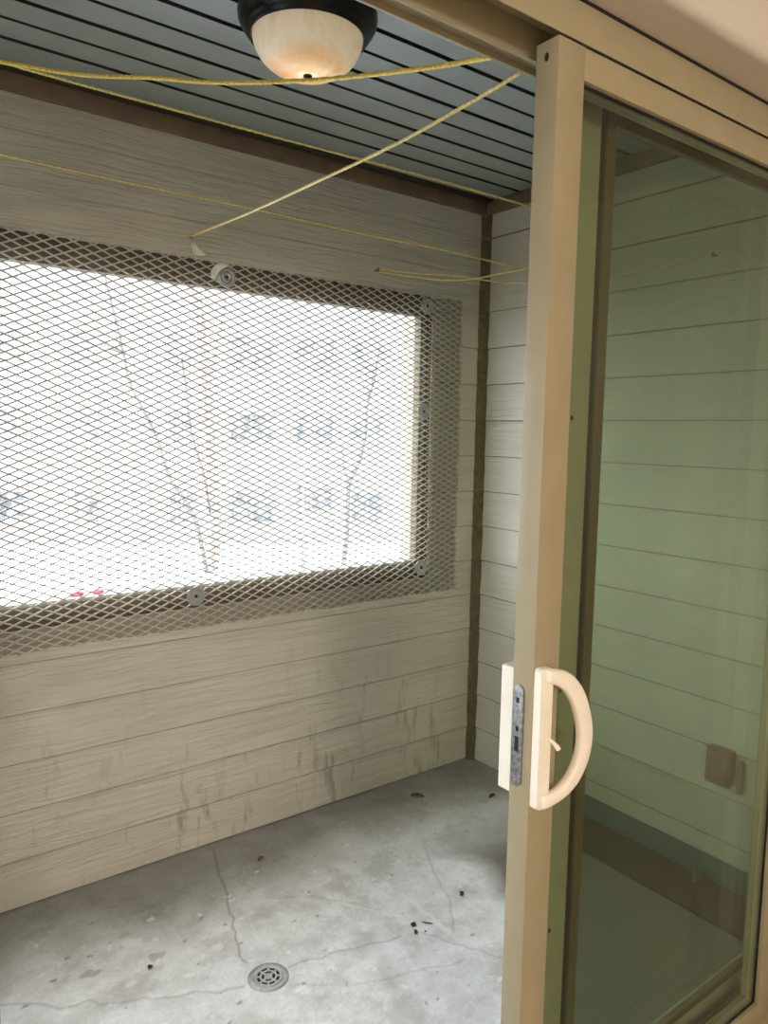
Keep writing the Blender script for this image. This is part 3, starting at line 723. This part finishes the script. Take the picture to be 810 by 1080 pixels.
def leaf(x, y, L, W, rot, label, mat):
    V, F = [], []; n = 9; ca, sa = math.cos(rot), math.sin(rot)
    for i in range(n):
        t = i/(n-1); w_ = W*math.sin(math.pi*min(.97, t*.92+.05))**.8
        for s in (-1, 0, 1):
            px, py = (t-.5)*L, s*w_; pz = .0015+.005*(abs(s)*.8)+.004*math.sin(3*t)
            V.append((x+px*ca-py*sa, y+px*sa+py*ca, pz))
    b = len(V); V += [(vx, vy, vz-.0006) for vx, vy, vz in V]
    for i in range(n-1):
        for k in range(2):
            a = i*3+k; F.append((a, a+1, a+4, a+3)); F.append((b+a+3, b+a+4, b+a+1, b+a))
        for k in (0, 2):
            a = i*3+k; F.append((a, a+3, b+a+3, b+a))
    tag(mesh_obj('dead_leaf', V, F, mat, None, True), label, 'leaf', 'dead leaves on the balcony floor')
leaf(1.8083, 2.1509, .050, .012, -.9, 'curled brown dead leaf on the floor near the corner', M['leaf'])
leaf(1.1035, 2.1108, .026, .007, .3, 'reddish brown leaf scrap by the foot of the back wall', M['leaf'])
leaf(2.05, 1.98, .034, .008, .1, 'dark leaf scrap below the right wall next to the door stile', M['bit'])
tag(box('floor_plank', (2.025, XR-.022, .93, 1.74, .0005, .012), M['plank'], bev=.002), 'dark flat plank on the floor along the right wall behind glass', 'plank')

# ------------------------------------------------------------------ outlet on the right wall
e = empty('outlet_box', (XR-.02, 1.16, .396), 'brown weatherproof outlet box on the right wall seen through glass', 'outlet')
box('outlet_cover', (XR-.040, XR-.030, 1.119, 1.199, .338, .458), M['outlet'], e, .002)
box('back_box', (XR-.030, XR-.006, 1.123, 1.195, .342, .454), M['outlet'], e, .002)
box('lid', (XR-.046, XR-.040, 1.124, 1.150, .346, .450), M['outlet'], e, .0015)
bm = bmesh.new(); add_lathe(bm, [(.001, .0), (.005, .0012), (.0062, .0), (.0062, -.001)], 12)
for v in bm.verts: x, y, z = v.co; v.co = Vector((XR-.040-z, 1.172+x, .446+y))
bm_obj('screw', bm, M['screw'], e, True)
tag(box('conduit_strip', (XR-.022, XR-.009, 1.092, 1.106, .325, .430), M['outlet'], bev=.002), 'thin brown strip beside the outlet on the right wall', 'strip')

# ------------------------------------------------------------------ outside: snow, apartment block, bare trees
GZ = -3.1
struct(box('ground', (-1.5, 90, 7.0, 110, GZ-.2, GZ), M['snow']), 'snow covered yard outside the balcony', 'ground')
struct(box('ground_dark_added', [(-80, -1.5, -60, 110, GZ-.2, GZ-.02), (-1.5, 90, -60, 7.0, GZ-.2, GZ-.02)], M['dark_ground']), 'unseen dark ground added below the balcony to cut bounce light', 'ground')  # dark ground out of view, added to keep bounce off the ceiling
ee = Vector((.883, -.469, 0)).normalized(); nn = Vector((-.469, -.883, 0)).normalized()
F0 = Vector((30*math.sin(math.radians(23.8)), 30*math.cos(math.radians(23.8)), 0))
b = empty('apartment_building', (F0.x, F0.y, GZ), 'pale apartment building with rows of windows beyond the trees', 'building')
def fbox(name, dims, mat, parent):
    """boxes in facade coordinates: s along the facade, n out towards us, z"""
    bm = bmesh.new()
    for (s0, s1, n0, n1, z0, z1) in dims: add_box(bm, s0, s1, n0, n1, z0, z1)
    for v in bm.verts: v.co = F0+ee*v.co.x+nn*v.co.y+Vector((0, 0, v.co.z))
    return bm_obj(name, bm, mat, parent)
fbox('wall', [(-26, 26, -8, 0, GZ, 12.4)], M['facade'], b)
fbox('roof_edge', [(-26.4, 26.4, -8.4, .5, 12.4, 12.8)], M['winframe'], b)
def window(s0, s1, z0, z1, dark=False):
    f = fbox('window', [(s0-.06, s1+.06, .0, .06, z0-.06, z0), (s0-.06, s1+.06, .0, .06, z1, z1+.06), (s0-.06, s0, .0, .06, z0, z1), (s1, s1+.06, .0, .06, z0, z1),
                        ((s0+s1)/2-.03, (s0+s1)/2+.03, .0, .06, z0, z1)], M['winframe'], b)
    p = fbox('pane', [(s0, s1, .002, .03, z0, z1)], M['panedark' if dark else 'pane'], None)
    p.parent = f; p.matrix_parent_inverse = f.matrix_world.inverted() if False else Matrix.Identity(4)
    return f
for z0, z1 in ((1.0, 2.0), (-2.2, -1.05), (3.9, 4.95), (6.9, 7.9)):
    for s0, s1, dk in ((-10.6, -9.3, 0), (-7.7, -6.75, 0), (-5.0, -4.05, 0), (-1.5, -.6, 0), (.84, 2.42, 0), (3.38, 4.80, 0), (5.65, 6.8, 0), (9.0, 10.3, 0), (12, 13.2, 0), (-13.6, -12.5, 0)):
        if z0 < -2 and 3 < s0 < 4: window(3.4, 3.78, z0+.3, z1+.25, True); window(4.0, 4.81, z0+.45, z1+.2, True)
        else: window(s0, s1, z0, z1, False)

def tree(label, mat, chains):
    """chains: list of (points, r0, r1)"""
    base = chains[0][0][0]; e = empty('bare_tree', (base[0], base[1], GZ), label, 'tree', 'bare trees in the snowy yard')
    for i, (pts, r0, r1) in enumerate(chains):
        P = catmull(pts, 6); R = [r0+(r1-r0)*k/(len(P)-1) for k in range(len(P))]
        V, F = tube_geo(P, R, 8); mesh_obj('trunk' if i == 0 else 'branch', V, F, mat, e, True)
def twigs(p, d, L, n=4):
    out = []
    for _ in range(n):
        v = Vector(d)+Vector((rng.normal(0, .5), rng.normal(0, .5), rng.normal(.2, .4))); v.normalize(); p_ = Vector(p)
        out.append(([tuple(p_), tuple(p_+v*L*.5+Vector((0, 0, .05*L))), tuple(p_+v*L+Vector((0, 0, .22*L)))], .025, .008))
    return out
tree('bare tree with thick pinkish trunk in the middle of the opening', M['bark'], [
    ([(9.76, 21.9, GZ), (9.81, 21.89, -2.6), (9.86, 21.86, -1.7), (9.82, 21.89, -.5), (9.73, 21.94, 1.2), (9.64, 21.99, 2.9), (9.5, 22.06, 4.5), (9.38, 22.12, 5.8), (9.3, 22.15, 7.4)], .17, .13),
    ([(9.66, 21.97, 2.6), (9.89, 21.85, 3.8), (10.1, 21.75, 5.0), (10.25, 21.66, 6.4)], .07, .04),
    ([(9.72, 21.95, 1.3), (9.45, 22.1, 1.8), (9.17, 22.23, 2.5), (9.0, 22.3, 3.6)], .04, .02)]+twigs((10.2, 21.7, 5.6), (.6, 0, .8), 1.4)+twigs((9.4, 22.1, 5.4), (-.7, 0, .7), 1.6))
tree('slender leaning bare tree left of the pinkish trunk', M['bark2'], [
    ([(9.60, 22.02, GZ), (9.5, 22.08, -2.4), (9.28, 22.18, -1.32), (8.9, 22.37, -.6), (8.6, 22.53, 0), (8.29, 22.7, 1.17), (7.93, 22.89, 2.03), (7.6, 23.07, 2.88), (7.47, 23.14, 3.72), (7.25, 23.25, 4.83), (7.0, 23.3, 6.0)], .075, .035),
    ([(9.72, 22.0, -1.2), (9.54, 22.04, 0), (9.3, 22.15, .9), (9.17, 22.23, 1.63), (9.08, 22.28, 2.64), (8.95, 22.3, 3.6)], .05, .025)]+twigs((7.5, 23.1, 3.6), (-.8, 0, .6), 1.3)+twigs((8.3, 22.7, 1.2), (-.9, 0, .3), 1.0, 3))
tree('thin crooked bare tree at the right side of the opening', M['bark2'], [
    ([(13.4, 20.0, GZ), (13.45, 19.96, -2.72), (13.52, 19.92, -1.78), (13.56, 19.9, -.31), (13.82, 19.76, .37), (14.0, 19.67, 1.28), (14.04, 19.65, 2.19), (14.24, 19.54, 3.1), (14.4, 19.5, 4.2)], .09, .03),
    ([(13.56, 19.9, -.31), (13.4, 19.95, .3), (13.3, 20.0, 1.1)], .04, .015)]+twigs((14.1, 19.6, 2.4), (.3, 0, .9), 1.0))
V, F = tube_geo([Vector((12.29, 20.58, GZ)), Vector((12.27, 20.59, -1)), Vector((12.21, 20.62, .95))], [.075, .06, .05], 12)
pl = mesh_obj('lamp_post', V, F, M['pole'], None, True); tag(pl, 'plain grey post standing in the snow between the trees', 'post')

# ------------------------------------------------------------------ light
wd = bpy.data.worlds.new('overcast'); bpy.context.scene.world = wd; wd.use_nodes = True
bg = wd.node_tree.nodes['Background']; bg.inputs[0].default_value = (.86, .935, 1.0, 1); bg.inputs[1].default_value = 8.0
ld = bpy.data.lights.new('added_room_lamp', 'POINT'); ld.energy = 105; ld.color = (1.0, .925, .82); ld.shadow_soft_size = .3
lo = bpy.data.objects.new('added_room_lamp', ld); C.objects.link(lo); lo.location = (-.5, -2.5, 2.1)  # unseen lamp added behind the camera to light frame and lower wall

lb = bpy.data.lights.new('bowl_bulb', 'POINT'); lb.energy = .2; lb.color = (1.0, .80, .52); lb.shadow_soft_size = .02      # the dim bulb in the ceiling light
ob = bpy.data.objects.new('bowl_bulb', lb); C.objects.link(ob); ob.location = (LC[0], LC[1], 2.262)

# ------------------------------------------------------------------ camera
cd = bpy.data.cameras.new('camera'); cam = bpy.data.objects.new('camera', cd); C.objects.link(cam)
cd.sensor_fit = 'HORIZONTAL'; cd.sensor_width = 27; cd.lens = 27*789.915/810; cd.clip_start = .01; cd.clip_end = 500
r = Vector((.79974673, -.60007474, .01776165)); u = Vector((.04953683, .09544739, .99420114)); f = Vector((.59829029, .79422925, -.10605954))
cam.matrix_world = Matrix(((r.x, u.x, -f.x, 0), (r.y, u.y, -f.y, 0), (r.z, u.z, -f.z, H), (0, 0, 0, 1)))
sc = bpy.context.scene; sc.camera = cam
sc.view_settings.view_transform = 'Standard'; sc.view_settings.look = 'None'; sc.view_settings.gamma = 1; sc.view_settings.use_curve_mapping = False
sc.view_settings.exposure = .72
sc.cycles.max_bounces = 12; sc.cycles.diffuse_bounces = 6; sc.cycles.transparent_max_bounces = 16
